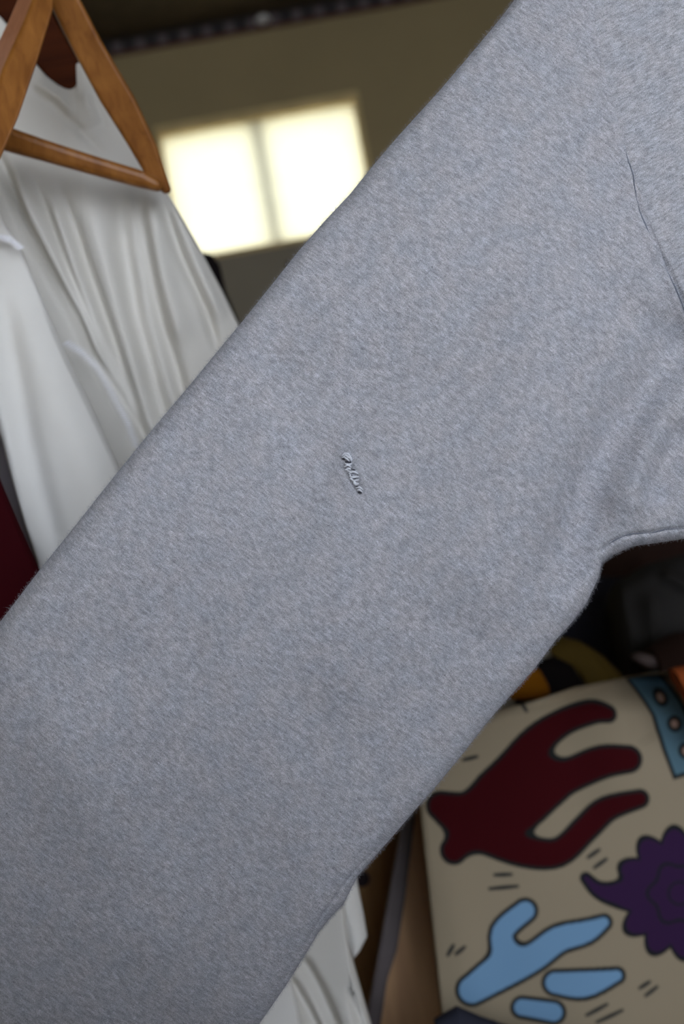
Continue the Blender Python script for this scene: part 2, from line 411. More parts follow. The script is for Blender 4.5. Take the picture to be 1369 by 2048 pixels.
bmesh.ops.rotate(bm, verts=bm.verts, matrix=Matrix.Rotation(math.pi/2, 3, 'X'))
o = bm_obj('bolt_head', bm, M['bolt'], smooth=False); o.parent = rail; o.location = (bx_, -0.021, 0); o.scale = (1, 1, .72); o['label'] = 'pale round bolt head'

# ------------------------------------------------------------------ the grey sweatshirt
def sw_depth(X, Y):
    # the cuff end swings gently away, the body falls back too
    s = X*0.64 - Y*0.77                       # along the sleeve, grows to the upper right
    return 0.64 + 0.074*np.clip((-300-s)/1277, 0, 1.03)**2.7 + np.clip((X-1150)/400, 0, 1.5)**2*0.012
top = [(-520,1920), (-430,1795),(-162,1445),(-60,1318),(0,1245),(80,1140),(158,1043),(210,977),(280,890),(330,830),(380,771),(430,710),(480,650),(540,575),(600,500),(650,443),(700,390),(750,328),(800,270),(880,182),(950,100),(1000,40),(1030,0),(1075,-58),(1125,-120)]
bot = [(90,2450),(200,2345),(518,2048),(571,1972),(609,1911),(640,1860),(664,1830),(688,1806),(715,1752),(746,1717),(780,1678),(842,1606),(868,1577),(928,1504),(971,1448),(1022,1390),(1070,1336),(1111,1281),(1146,1242),(1172,1208),(1196,1157),(1203,1126),(1222,1112),(1264,1093),(1369,1078)]
bot2 = (1560, 1040)
pairs = list(zip(top, bot)) + [((1150,-155), bot2)]
bul = [(0,0)]*12 + [(-10*i, 0) for i in range(1, 9)] + [(-85, 0)]*6
assert len(bul) == len(pairs), (len(bul), len(pairs))
SEAM = [(1150,40),(1185,170),(1220,280),(1245,370),(1258,440),(1300,530),(1330,590),(1369,665),(1430,780)]
def sw_disp(X, Y):
    h = 1.7*folds(X, Y, [
        ([(1420,640),(1330,740),(1240,850),(1170,960),(1130,1090),(1090,1200)], -0.0062, 55),
        ([(1380,720),(1310,830),(1265,930),(1225,1050)], 0.0036, 38),
        ([(1360,850),(1310,940),(1290,1020)], -0.0035, 34),
        ([(1110,520),(1060,760),(1000,1000),(900,1250)], 0.0045, 120),
        ([(840,620),(690,830),(560,1050),(350,1270),(120,1420)], -0.0040, 75),
        ([(1000,260),(820,520),(640,760)], 0.0018, 90),
        ([(1180,560),(1240,640),(1370,700)], -0.0022, 40),
        ([(700,1350),(480,1620),(250,1850)], -0.0030, 110),
        ([(560,700),(600,860),(690,960)], -0.0010, 36),
        ([(60,1360),(240,1640),(400,1900)], 0.0015, 90)])
    h += 0.0012*vnoise(X+Y*.3, Y, 170, 3) + 0.0005*vnoise(X, Y, 70, 4) + 0.00014*vnoise(X, Y, 18, 5)
    # puckered seams: near the lower edge and beside the armhole
    G = [(800,1650),(772,1672),(735,1705),(705,1737),(685,1762),(662,1795),(643,1823),(622,1860),(586,1918),(540,1990)]
    D, t = dist_poly(X, Y, G); h -= 0.0016*np.exp(-(D/4.5)**2)*(t > 0.02)
    G2 = [(1200,1100),(1215,1083),(1238,1073),(1259,1068),(1299,1065),(1325,1058),(1369,1057),(1480,1036)]
    D, _ = dist_poly(X, Y, G2); h -= 0.0020*np.exp(-(D/4.5)**2); h += 0.0012*np.exp(-((D-16)/12)**2)*np.clip((Y-1075)/12+ (X-1215)/200, 0, 1)
    D, t = dist_poly(X, Y, SEAM)
    amp = 0.10 + 0.75*np.clip((t-.45)*3, 0, 1)
    h -= 0.0030*amp*np.exp(-(D/3.6)**2); h += 0.0009*amp*np.exp(-((D-11)/7)**2); h -= 0.0013*amp*np.exp(-((D-21)/4)**2)
    # slit that was mended
    D, t = dist_poly(X, Y, [(688,908),(697,938),(712,965),(722,990)]); h -= 0.0009*np.exp(-(D/8.0)**2); h += 0.0003*np.exp(-((D-15)/9)**2)
    D, t = dist_poly(X, Y, [(655,900),(672,915),(684,925)]); h -= 0.0003*np.exp(-(D/8)**2)
    return h
sweat = thing('sweatshirt', 'heather grey sweatshirt, its stitched-up sleeve stretched across the whole view', 'sweatshirt', tuple(P(1400, 500, 0.65)))
ax = math.atan2(0.77, -0.64)
sleeve, (SX, SY, SA) = garment('sleeve', pairs, sw_depth, M['heather'], None, ns=620, nv=430, R=0.011, body=0.013, bulge=bul, disp=sw_disp, back=0.008, uvrot=ax, open_end=True)
adopt(sweat, sleeve)
# torso, beyond the armhole seam
tt_ = [(1150,-155),(1230,-235),(1330,-330),(1430,-420),(1560,-470),(1750,-440),(1950,-420),(2150,-400),(2400,-380),(2650,-360)]
bb_ = [bot2,(1640,1026),(1740,1010),(1850,990),(1990,965),(2150,940),(2300,920),(2450,900),(2580,880),(2700,860)]
bodyb = [(-85,0),(-70,0),(-50,0),(-30,0),(-10,0)]+[(0,0)]*5
def body_disp(X, Y): return sw_disp(X, Y) + 0.003*vnoise(X, Y, 220, 9)*np.clip((X-1480)/200, 0, 1)
torso, _ = garment('torso', list(zip(tt_, bb_)), sw_depth, M['heather'], None, ns=260, nv=240, R=0.011, body=0.013, bulge=bodyb, disp=body_disp, back=0.008, uvrot=ax-1.2, open_start=True)
adopt(sweat, torso)
rib, _ = garment('waist_rib', [((2652,-340),(2700,840)), ((2860,-300),(2900,800))], sw_depth, M['heather'], None, ns=20, nv=160, R=0.006, body=0.008,
                 disp=lambda X, Y: 0.0008*np.sin(Y/5), back=0.008, uvrot=ax); adopt(sweat, rib)
cuff, _ = garment('cuff', [((-640,2070),(-60,2590)), ((-515,1925),(82,2455))], sw_depth, M['heather'], None, ns=40, nv=140, R=0.007, body=0.008,
                  disp=lambda X, Y: 0.0008*np.sin((X*.77+Y*.64)/5), back=0.008, uvrot=ax); adopt(sweat, cuff)

# surface look-up for what is sewn on the sleeve
def on_sleeve(x, y, lift=0.0):
    i = np.argmin((SX-x)**2 + (SY-y)**2); p = SA.reshape(-1, 3)[i]
    q = P(x, y, 0.64); return Vector((q.x, p[1]-lift, q.z))
darn = bpy.data.objects.new('darning', None); COL.objects.link(darn); darn.location = P(705, 948, 0.62); adopt(sweat, darn)
darn['label'] = 'short row of pale mending stitches over a slit'
def world_adopt(parent, o):
    o.parent = parent; o.matrix_parent_inverse = (Matrix.Translation(parent.location)).inverted()
def leaf(name, c, a, b, ang, mat, lift, th=0.0003):
    V = []; n = 14; ctr = on_sleeve(*c, lift)
    for k in range(n):
        an = 2*math.pi*k/n; x = a*math.cos(an); y = b*math.sin(an)
        V.append(on_sleeve(c[0]+x*math.cos(ang)-y*math.sin(ang), c[1]+x*math.sin(ang)+y*math.cos(ang), 0)); V[-1].y = ctr.y
    top_ = [v+Vector((0, -th, 0)) for v in V]; Fc = [tuple(range(n, 2*n)), tuple(range(n))[::-1]]
    Fc += [(k, (k+1) % n, n+(k+1) % n, n+k) for k in range(n)]
    return mesh_obj(name, V+top_, Fc, mat, None, smooth=False)
for c, a, b, an in (((697,927),7,1.7,.05), ((687,921),3.4,1.2,.1), ((706,942),5.0,1.0,.2), ((716,975),6,1.3,.25), ((719,986.5),4.2,2.0,.2), ((704,954),3.2,1.1,.6), ((711,958),3.0,1.3,-.4)):
    o = leaf('gap', c, a, b, an, M['slit_dark'], 0.0010); world_adopt(darn, o)  # dark slips whose colour gives the shade between the stitches
for c, a, b, an in (((694,917),7.5,7,.6), ((697,934),8,5,1.1), ((707,956),13,6.5,1.1), ((718,981),7.5,4.5,1.2)):
    o = leaf('thread_mat', c, a, b, an, M['mat'], 0.00025); world_adopt(darn, o)
# pale threads pulled across the slit
sts = [((684,916),(690,910),(697,911),(702,920),(703,925)), ((685,919),(692,914),(699,917),(701,924)), ((688,917),(694,921),(699,926)), ((690,930),(697,934),(704,930)),
       ((689,937),(696,932),(702,938)), ((690,943),(698,940),(704,943)), ((694,944),(704,947),(713,945)), ((697,950),(705,946),(716,950)), ((698,955),(707,957),(717,956)),
       ((700,959),(707,964),(718,962)), ((704,963),(710,968),(717,970)), ((706,967),(711,972),(714,971)), ((711,978),(718,976),(725,981)), ((713,982),(718,981),(724,986)), ((699,950),(703,960),(709,966)), ((690,912),(696,918),(703,921))]
for k, s_ in enumerate(sts):
    pts = []
    for j in range(13):
        u = j/12*(len(s_)-1); i = min(int(u), len(s_)-2); f_ = u-i
        x = s_[i][0]*(1-f_)+s_[i+1][0]*f_; y = s_[i][1]*(1-f_)+s_[i+1][1]*f_
        pts.append(on_sleeve(x, y, 0.0013 + 0.0004*math.sin(math.pi*j/12)))
    ym = sum(p.y for p in pts)/len(pts)
    for j, p in enumerate(pts): p.y = ym - 0.0003*math.sin(math.pi*j/12)
    o = tube('stitch', pts, [0.00026+0.00022*math.sin(math.pi*j/12) for j in range(13)], M['thread'], None, 6); world_adopt(darn, o)

# dark tubes laid along the seams, standing in for shade in their grooves
for pts_ in ([(1232,330),(1246,372),(1252,412),(1260,445),(1279,490),(1300,532),(1330,590),(1352,634),(1372,672),(1400,722)],
             [(1212,1086),(1224,1078),(1238,1072),(1259,1067),(1299,1065),(1325,1058),(1369,1057),(1440,1044)],
             [(772,1672),(752,1689),(735,1705),(720,1721),(705,1737)], [(685,1762),(672,1779),(660,1797),(650,1812),(643,1823)]):
    q_ = resample(pts_, np.linspace(0, 1, 60)); wv_ = rng.normal(0, .5, 60)
    P_ = [on_sleeve(x + w_, y + w_*.5, 0.0002) for (x, y), w_ in zip(q_, wv_)]
    ys_ = np.convolve(np.pad([p.y for p in P_], 3, 'edge'), np.ones(7)/7, 'valid')
    for p, y_ in zip(P_, ys_): p.y = y_ - 0.0001
    adopt(sweat, tube('seam_shade', P_, list(0.00006 + 0.00022*np.abs(np.sin(np.linspace(0, 9, 60)*1.3))), M['seam'], None, 6))

# loose surface fibres (nobody could count them)
V = []; Fc = []
A2 = SA; nS, nV = SX.shape
def fibre(i, j, ln, out):
    p = Vector(A2[i, j]); p += Vector((rng.normal(0, .0004), 0, rng.normal(0, .0004)))
    d = (Vector(out) + Vector((rng.normal(0, .5), rng.normal(0, .6)-.2, rng.normal(0, .5)))).normalized()
    w = Vector((rng.normal(), rng.normal()*.3, rng.normal())).cross(d).normalized()*0.00004
    m = p + d*ln*.55 + Vector((rng.normal(), rng.normal(), rng.normal()))*ln*.15
    e = m + d*ln*.45 + Vector((rng.normal(), rng.normal(), rng.normal()))*ln*.3
    k = len(V); V.extend([p-w, p+w, m+w*.8, m-w*.8, e]); Fc.extend([(k, k+1, k+2, k+3), (k+3, k+2, k+4)])
upv = (P(0, 0, .64) - P(77, 64, .64)).normalized()
for _ in range(9000):
    i = rng.randint(20, nS-1); j = rng.randint(0, 9); fibre(i, j, 0.0004+abs(rng.normal(0, .0006)), upv)
for _ in range(12000):
    i = rng.randint(20, nS-1); j = nV-1-rng.randint(0, 9); fibre(i, j, 0.0004+abs(rng.normal(0, .0005)), -upv)
fz = mesh_obj('loose_fibres', V, Fc, M['heather'], None, smooth=False, uv=np.random.RandomState(2).rand(len(V), 2)*.2); fz['kind'] = 'stuff'; adopt(sweat, fz)

# ------------------------------------------------------------------ white shirts and hangers on the left
S2V = [  # creases of the big white shirt
    ([(-20,280),(7,329),(47,431),(95,526),(157,635),(195,719),(242,797),(273,852),(340,1000)], -0.012, 11),
    ([(30,330),(70,440),(120,540),(180,660),(225,760)], 0.007, 16),
    ([(75,370),(110,460),(150,560),(208,694),(262,810)], -0.007, 9),
    ([(125,380),(150,450),(190,570),(234,694),(285,850),(380,1060)], -0.010, 12),
    ([(105,390),(140,500),(180,620),(225,740)], 0.005, 12),
    ([(180,400),(215,520),(255,660),(300,800)], 0.006, 22),
    ([(238,392),(250,500),(275,640),(310,770),(350,900)], -0.011, 20),
    ([(280,390),(296,500),(325,640),(365,780),(420,920)], -0.010, 15),
    ([(300,400),(330,560),(375,700)], 0.010, 26),
    ([(325,400),(362,511),(413,621),(440,710)], -0.007, 10),
    ([(350,420),(400,540),(450,650)], 0.006, 14),
    # seam and gathers below the collar
    ([(60,180),(110,215),(150,252),(215,320)], -0.003, 10), ([(75,170),(125,205),(150,235)], 0.003, 11),
    ([(170,185),(182,215),(200,260)], 0.002, 12), ([(186,195),(196,225),(214,265)], -0.002, 10),
    ([(150,262),(185,262),(205,250)], -0.002, 9),
    # lower folds seen under the sleeve
    ([(575,1940),(610,2000),(650,2080)], -0.009, 12), ([(600,1900),(640,1970),(680,2060)], -0.009, 12), ([(560,1960),(600,2040)], 0.005, 18),
    ([(700,1960),(712,2010),(730,2060)], -0.006, 9)]
def s2_disp(X, Y): return folds(X, Y, S2V) + 0.002*vnoise(X, Y*.4, 60, 21)
tp = [(-420,-190),(-250,-110),(-120,-30),(-50,0),(0,33),(13,47),(42,90),(72,128),(94,153),(116,170),(130,177),(141,179),(150,176),(156,168),(159,155),(158,140),(154,127),(166,125),(173,138),(185,160),(215,212),(260,285),(300,335),(340,392),(372,448),(410,515),(445,580),(480,652),(520,740),(560,850),(600,1000),(630,1200),(650,1450),(677,1816),(742,2048),(800,2300)]
xs_ = np.linspace(0, 1, len(tp)); btm = []
for k, u in enumerate(xs_): btm.append((-160 + 990*u, 2520-130*u))
btm[-1] = (830, 2395)
s2, _ = garment('white_shirt', list(zip(tp, btm)), 0.90, M['white'], None, ns=330, nv=300, R=0.004, body=0.012, disp=s2_disp, back=0.02)
shirt2 = thing('white_long_shirt', 'large white shirt with a round collar, hanging behind the empty oak hanger', 'shirt', tuple(P(160, 130, 0.9)))
s2.name = 'body'; adopt(shirt2, s2)
# coverstitched armhole seam on it
def seam(name, pts, d, n, ln, mat, root, w=0.0005):
    """row of short threads crossing a seam line, joined: too many and fine to pick apart"""
    V = []; Fc = []; pts = np.array(pts, float); t = np.linspace(0, 1, n); q = resample(pts, t); g = np.gradient(q, axis=0)
    dd = np.interp(t, [0, 1], d) if hasattr(d, '__len__') else np.full(n, d)
    for (x, y), (gx, gy), z in zip(q, g, dd):
        l = math.hypot(gx, gy); nx, ny = -gy/l, gx/l; tx, ty = gx/l, gy/l
        a = P(x-nx*ln+tx*ln*.5, y-ny*ln+ty*ln*.5, z); b = P(x+nx*ln-tx*ln*.5, y+ny*ln-ty*ln*.5, z); m = (a+b)/2+Vector((0, -w, 0))
        u = (b-a).normalized().cross(Vector((0, 1, 0)))*w; k = len(V)
        V += [a, m+u, b, m-u, m+Vector((0, w*2.2, 0))]; Fc += [(k, k+1, k+4), (k+1, k+2, k+4), (k+2, k+3, k+4), (k+3, k, k+4), (k, k+3, k+2, k+1)]
    o = mesh_obj(name, V, Fc, mat, None, smooth=False); o['kind'] = 'stuff'; adopt(root, o)

NEARL = [(-260,250),(-180,330),(-130,420)]
nr = [(-40,300),(-12,380),(6,440),(40,493),(66,555),(98,629),(133,707),(187,820),(238,933),(300,1080),(380,1280),(470,1540),(560,1850),(640,2200)]
nl = [(-330,330),(-290,400),(-250,470),(-210,540),(-160,620),(-100,700),(-50,780),(4,882),(18,936),(42,1020),(80,1140),(140,1330),(210,1650),(290,2200)]
pr = list(zip(nr, nl))     # top = right edge, bottom = left edge, stations go down
shirtA = thing('white_t_shirt', 'white cotton t-shirt hanging nearest, at the left edge beside the maroon top', 't-shirt', tuple(P(-100, 300, 0.8)))
def a_disp(X, Y):
    return folds(X, Y, [([(0,560),(30,700),(60,860),(95,1010),(130,1150)], -0.006, 26), ([(60,620),(130,800),(190,960),(230,1080)], 0.004, 45), ([(-20,700),(15,850),(45,1000),(80,1120)], 0.004, 16)]) + .0015*vnoise(X, Y*.5, 90, 31)
oA, (AX, AY, AA) = garment('body', pr, 0.822, M['white2'], None, ns=240, nv=130, R=0.003, body=0.010, disp=a_disp, back=0.012); adopt(shirtA, oA)
seam('overlock_stitching', [(-30,470),(0,474),(22,480),(42,497)], 0.806, 26, 9, M['stitch'], shirtA)
seam('overlock_stitching', [(133,685),(165,705),(195,735),(218,775),(240,815),(258,850),(275,895)], (0.866, 0.870), 46, 11, M['stitch'], shirt2)

# a third shirt further back: only the end of its sleeve shows by the wooden panel
shirt3 = thing('white_sleeve_shirt', 'white shirt whose sleeve end hangs beside the dark brown panel', 'shirt', tuple(P(650, 1500, 0.97)))
o, _ = garment('body', [((560,1150),(250,1200)), ((640,1400),(300,1500)), ((650,1650),(340,1800)), ((660,1850),(380,2100)), ((665,2100),(420,2350))], 0.985, M['cream'], None, ns=60, nv=60, R=.004, body=.01,
               disp=lambda X, Y: 0.003*vnoise(X, Y*.4, 40, 44), back=.01); adopt(shirt3, o)
o, _ = garment('sleeve', [((650,1480),(590,1500)), ((692,1650),(620,1680)), ((713,1752),(650,1800)), ((728,1830),(672,1840)), ((735,1872),(690,1890)), ((722,1897),(698,1905)), ((708,1911),(705,1912))], 0.955, M['white2'], None, ns=80, nv=40, R=.004, body=.006,
               disp=lambda X, Y: folds(X, Y, [([(690,1790),(700,1850)], .002, 12)]), back=.006); adopt(shirt3, o)

# maroon top nearest at the left, grey one behind it
mr = [(-80,760),(-30,880),(0,958),(40,1052),(80,1140),(140,1285),(190,1420),(230,1600),(250,1850)]
ml = [(-520,800),(-530,900),(-540,1000),(-540,1100),(-540,1200),(-530,1300),(-520,1420),(-500,1600),(-470,1850)]
mar = thing('maroon_top', 'maroon top whose edge shows left of the grey sleeve', 'top', tuple(P(-250, 800, .73)))
o, _ = garment('body', list(zip(mr, ml)), 0.778, M['maroon'], None, ns=80, nv=80, R=.003, body=.008, disp=lambda X, Y: .002*vnoise(X, Y*.4, 80, 51), back=.01); adopt(mar, o)
gry = thing('grey_top', 'lilac-grey top in the narrow gap between the maroon top and white t-shirt', 'top', tuple(P(-150, 600, .86)))
o, _ = garment('body', [((-10,600),(-420,640)), ((22,820),(-400,850)), ((45,960),(-380,1000)), ((70,1080),(-340,1150)), ((110,1250),(-300,1400))], 0.864, M['grey'], None, ns=80, nv=80, R=.003, body=.003,
               disp=lambda X, Y: folds(X, Y, [([(20,860),(50,980),(90,1150)], -.003, 22)]), back=.003); adopt(gry, o)
# black garment behind the white shirts, under the window
bj = thing('black_jacket', 'black jacket edge hanging behind the white shirts under the window', 'jacket', tuple(P(350, 500, 1.3)))
o, _ = garment('body', [((404,505),(250,520)), ((424,508),(260,560)), ((440,530),(270,640)), ((452,580),(280,760)), ((480,650),(300,900)), ((540,800),(340,1100)), ((600,1100),(400,1400))], 1.35, M['black'], None, ns=70, nv=50, R=.004, body=.012,
               disp=lambda X, Y: .003*vnoise(X, Y*.4, 50, 61), back=.02); adopt(bj, o)

# the empty oak hanger
hng = thing('oak_hanger', 'empty varnished oak clothes hanger in the upper left corner', 'hanger', tuple(P(100, -10, .80)))
r_out = [(120,-70),(161,0),(204,84),(270,197),(314,292),(344,384)]; r_in = [(329,390),(288,345),(248,278),(201,204),(146,102),(106,22),(90,-20)]
poly = r_out + r_in
dep = lambda p, d0, s: [d0 + s*(y+70)/450 for (x, y) in p]
prR = prism('arm', poly, dep(poly, .800, .055), [(x+1, y) for x, y in poly], dep(poly, .812, .055), M['oak'], None, .0022)
l_front = [(95,-70),(108,-20),(106,22),(73,128),(37,234),(0,320),(-60,470),(-100,455),(-45,300),(8,135),(50,42),(66,0),(90,-50)]
l_back = [(94,-72),(106,-24),(103,18),(70,126),(35,230),(-3,315),(-66,470),(-135,440),(-80,280),(-27,130),(17,38),(33,0),(62,-62)]
ld = lambda d0: [d0 - .050*(y+70)/540 for (x, y) in l_front]
prL = prism('arm', l_front, ld(.797), l_back, ld(.815), M['oak'], None, .0016)
prL.data.materials.append(M['oak_lit'])  # paler oak for the left-facing faces: light on them put into the colour
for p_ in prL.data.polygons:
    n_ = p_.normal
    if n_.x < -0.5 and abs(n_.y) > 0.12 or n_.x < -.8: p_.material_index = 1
b_top = [(-10,243),(27,257),(75,274),(128,292),(219,321),(288,342),(325,362)]; b_bot = [(326,386),(274,375),(183,350),(91,324),(15,304),(-20,292)]
poly = b_top + b_bot
prB = prism('trouser_bar', poly, dep(poly, .797, .050), [(x, y) for x, y in poly], dep(poly, .811, .050), M['oak'], None, .004)
adopt(hng, prR, prL, prB)
def nub(x, y, rx, ry, d, ang):
    bm = bmesh.new(); bmesh.ops.create_uvsphere(bm, u_segments=16, v_segments=10, radius=1)
    o = bm_obj('dowel_end', bm, M['tan'], None, True); s = d/F
    o.matrix_world = Matrix.Translation(P(x, y, d)) @ Matrix.Rotation(ang, 4, 'Y') @ Matrix.Diagonal((rx*s, .0035, ry*s, 1))
    mw = o.matrix_world.copy(); o.parent = hng; o.matrix_parent_inverse = Matrix.Translation(hng.location).inverted(); o.matrix_world = mw
    return o
nub(2, 152, 8, 15, .783, -.5)['label'] = 'pale end of a dowel'; nub(-3, 318, 6, 12, .764, -.3)
ap = P(100, -50, .806); RODZ = ap.z + 0.10
hk = [ap + Vector((0, 0, z)) for z in (-.01, .02, .045, .06)]
for k in range(13):
    an = math.radians(-40 + k*20); hk.append(Vector((ap.x, ap.y, RODZ)) + Vector((math.cos(an)*.021*1, 0, math.sin(an)*.021)))
adopt(hng, tube('hook', hk, .0019, M['steel'], None, 8))
# mahogany hanger, inside the big shirt
mh = thing('mahogany_hanger', 'dark mahogany hanger showing through the round collar of the white shirt', 'hanger', tuple(P(-60, -120, .94)))
poly = [(-60,-150),(10,-100),(60,-40),(110,35),(138,90),(154,115),(162,142),(160,162),(152,180),(140,190),(122,188),(95,160),(60,118),(20,60),(-20,20),(-70,-20)]
pm_ = prism('arm', poly, .938, poly, .955, M['mahog'], None, .003)
poly = [(-60,-150),(-70,-20),(-200,60),(-340,180),(-360,130),(-210,-20)]
pl_ = prism('arm', poly, .938, poly, .955, M['mahog'], None, .003); adopt(mh, pm_, pl_)
ap2 = P(-50, -130, .946)
hk = [ap2, Vector((ap2.x, ap2.y, RODZ-.04))]
for k in range(13):
    an = math.radians(-40 + k*20); hk.append(Vector((ap.x, ap2.y, RODZ)) + Vector((math.cos(an)*.021, 0, math.sin(an)*.021)))
adopt(mh, tube('hook', hk, .0019, M['steel'], None, 8))
shade_blk = thing('added_shade_block', 'added unseen stepped block behind and below the viewer, shading the lower sleeve', 'cabinet', (-.22, -.35, 0))  # added out of view to block low light from the lower sleeve
adopt(shade_blk, box_obj('carcass', -.80, .30, -.55, -.13, 0, 1.09, M['brown'], None, .004), box_obj('block_top', -.82, .32, -.57, -.11, 1.09, 1.12, M['brown'], None, .006),
      box_obj('lower_block', -.80, .12, -.11, .28, 0, .90, M['brown'], None, .004), box_obj('ledge', -.82, .14, -.11, .30, .90, .925, M['brown'], None, .006))
rod = thing('clothes_rod', 'round steel clothes rod above the hangers', 'rod', (ap.x, .45, RODZ))
adopt(rod, tube('pipe', [(ap.x, .35, RODZ), (ap.x, .7, RODZ), (ap.x, 1.0, RODZ)], .017, M['steel'], None, 20))
for y in (.50, .985): adopt(rod, tube('drop_rod', [(ap.x, y, RODZ+.015), (ap.x, y, ZC)], .006, M['steel'], None, 10))

# ------------------------------------------------------------------ printed cloth, lower right
K = np.array
CREAM = K([.355, .29, .20, 1.]); INK = K([.018, .020, .020, 1.]); RED = K([.050, .003, .005, 1.]); BLUE = K([.20, .37, .57, 1.]); PURP = K([.040, .016, .058, 1.])
BAND = K([.11, .20, .25, 1.]); PEACH = K([.55, .36, .28, 1.]); ORNG = K([.42, .13, .04, 1.])
def chain(X, Y, pts):
    """rounded smooth stroke whose radius changes along it: (x, y, r)"""
    if len(pts) > 2:
        q_ = np.array([pts[0]] + list(pts) + [pts[-1]], float); out = []
        for i in range(1, len(q_)-2):
            for u in (0, .2, .4, .6, .8):
                out.append(.5*(2*q_[i] + (q_[i+1]-q_[i-1])*u + (2*q_[i-1]-5*q_[i]+4*q_[i+1]-q_[i+2])*u*u + (3*q_[i]-q_[i-1]-3*q_[i+1]+q_[i+2])*u**3))
        pts = [tuple(p) for p in out] + [tuple(q_[-2])]
    d = np.full(X.shape, 1e9)
    for a, b in zip(pts[:-1], pts[1:]):
        dx, dy = b[0]-a[0], b[1]-a[1]; q = dx*dx+dy*dy+1e-9; t = np.clip(((X-a[0])*dx+(Y-a[1])*dy)/q, 0, 1)
        d = np.minimum(d, np.hypot(X-a[0]-t*dx, Y-a[1]-t*dy) - (a[2]+(b[2]-a[2])*t))
    return d
def smin(a, b, k=12):
    h = np.clip(.5+.5*(b-a)/k, 0, 1); return b*(1-h)+a*h-k*h*(1-h)
def blend(c, col, f): return c*(1-f[..., None]) + col*f[..., None]
def fill(c, d, col, w=5):
    c = blend(c, INK, np.clip((w-d)/1.5, 0, 1)); return blend(c, col, np.clip((-w*.6-d)/1.5, 0, 1))
def print_col(X, Y):
    c = np.broadcast_to(CREAM, X.shape+(4,)).copy()
    # dark red broad leaf with three drooping lobes
    d = chain(X, Y, [(880,1605,26),(940,1625,48),(1010,1600,66),(1070,1560,56)])
    d = smin(d, chain(X, Y, [(1000,1570,40),(1060,1490,32),(1120,1445,24),(1180,1422,20),(1212,1424,14)]), 30)
    d = smin(d, chain(X, Y, [(1070,1570,44),(1140,1545,32),(1200,1518,30),(1250,1512,24)]), 22)
    d = smin(d, chain(X, Y, [(960,1660,32),(1040,1690,30),(1110,1695,26),(1165,1650,24),(1210,1610,22),(1272,1590,16)]), 22)
    d = smin(d, chain(X, Y, [(940,1650,34),(905,1690,24)]), 20)
    c = fill(c, d, RED, 5)
    # light blue pebbles and a wavy ribbon
    d = chain(X, Y, [(940,1960,30),(1000,1925,38),(1060,1900,30),(1110,1865,28),(1165,1850,24),(1200,1832,14)])
    d = smin(d, chain(X, Y, [(1010,1900,28),(1000,1850,24),(1045,1808,22)]), 20)
    d = np.minimum(d, chain(X, Y, [(1105,1950,24),(1160,1952,28),(1225,1935,14)]))
    d = np.minimum(d, chain(X, Y, [(1040,2000,20),(1100,2008,22)]))
    c = fill(c, d, BLUE, 5)
    # purple scalloped flower
    cx, cy = 1350, 1775; an = np.arctan2(Y-cy, X-cx); rr = np.hypot(X-cx, Y-cy)
    d = (rr - (104 + 26*np.abs(np.cos(6*an+.5))))*.8
    d = smin(d, chain(X, Y, [(1270,1760,26),(1225,1775,22),(1190,1768,14),(1165,1745,8)]), 14)
    c = fill(c, d, PURP, 5)
    c = blend(c, INK*1.0, np.clip((4-np.abs(rr-58-6*np.cos(6*an)))/2, 0, 1)*(d < -6))
    c = blend(c, INK*1.0, np.clip((3-np.abs(rr-22))/2, 0, 1)*(d < -6))
    # short ticks
    for a, b in (((985,1738),(1018,1737)), ((975,1765),(1030,1760)), ((1170,1705),(1192,1690)), ((1182,1725),(1206,1708)), ((892,1893),(903,1873)), ((908,1890),(925,1876)),
                 ((1270,1960),(1290,1948)), ((1282,1975),(1305,1958)), ((1165,2012),(1205,1990)), ((1185,2025),(1235,2002)), ((925,1515),(952,1508)), ((980,2026),(990,2034)), ((1040,1400),(1052,1420))):
        m = ((a[0]+b[0])/2, (a[1]+b[1])/2)
        c = blend(c, INK*1.6, np.clip((-chain(X, Y, [a+(3.2,), m+(4.2,), b+(3.2,)]))/2+.5, 0, 1))
    # blue banded corner with rings
    le = np.interp(Y, [1340,1372,1430,1500,1548,1700], [1262,1275,1306,1324,1342,1390])
    ri = np.interp(Y, [1340,1400,1500,1600], [1338,1366,1400,1430]); bo = 1548-(X-1342)*.30
    d = np.maximum(np.maximum(le-X, X-ri), Y-bo)
    c = fill(c, d, BAND, 5)
    for (rx, ry) in ((1328,1398),(1348,1446),(1366,1497),(1392,1545)):
        r = np.hypot(X-rx, Y-ry); c = blend(c, INK*1.2, np.clip((17-r)/3, 0, 1)*(d < 8)); c = blend(c, PEACH, np.clip((9-r)/3, 0, 1)*(d < 8))
    c[..., 3] = 1; return c
prt = thing('printed_cloth', 'cream cloth printed with dark red, purple and light blue outlined shapes', 'cloth', tuple(P(1100, 1500, 1.1)))
ptop = [(840,1604),(842,1560),(870,1500),(930,1450),(1000,1420),(1080,1398),(1150,1375),(1240,1358),(1275,1352),(1310,1348),(1345,1346),(1400,1350),(1470,1360),(1560,1400),(1640,1480)]
pbot = [(935,2500),(950,2498),(975,2495),(1020,2485),(1080,2470),(1150,2455),(1220,2440),(1290,2425),(1340,2415),(1390,2405),(1440,2390),(1500,2375),(1570,2360),(1660,2340),(1740,2320)]
def p_disp(X, Y): return folds(X, Y, [([(1100,1390),(1140,1500),(1160,1650)], -.006, 60), ([(1240,1370),(1300,1480)], -.004, 30), ([(880,1700),(920,1900),(960,2040)], .004, 50)]) + .003*vnoise(X, Y, 180, 71) - 0.03*np.clip((1430-Y)/60, 0, 1.3)**2 - 0.02*np.clip((X-1250)/100, 0, 2)*np.clip((1500-Y)/150, 0, 1)
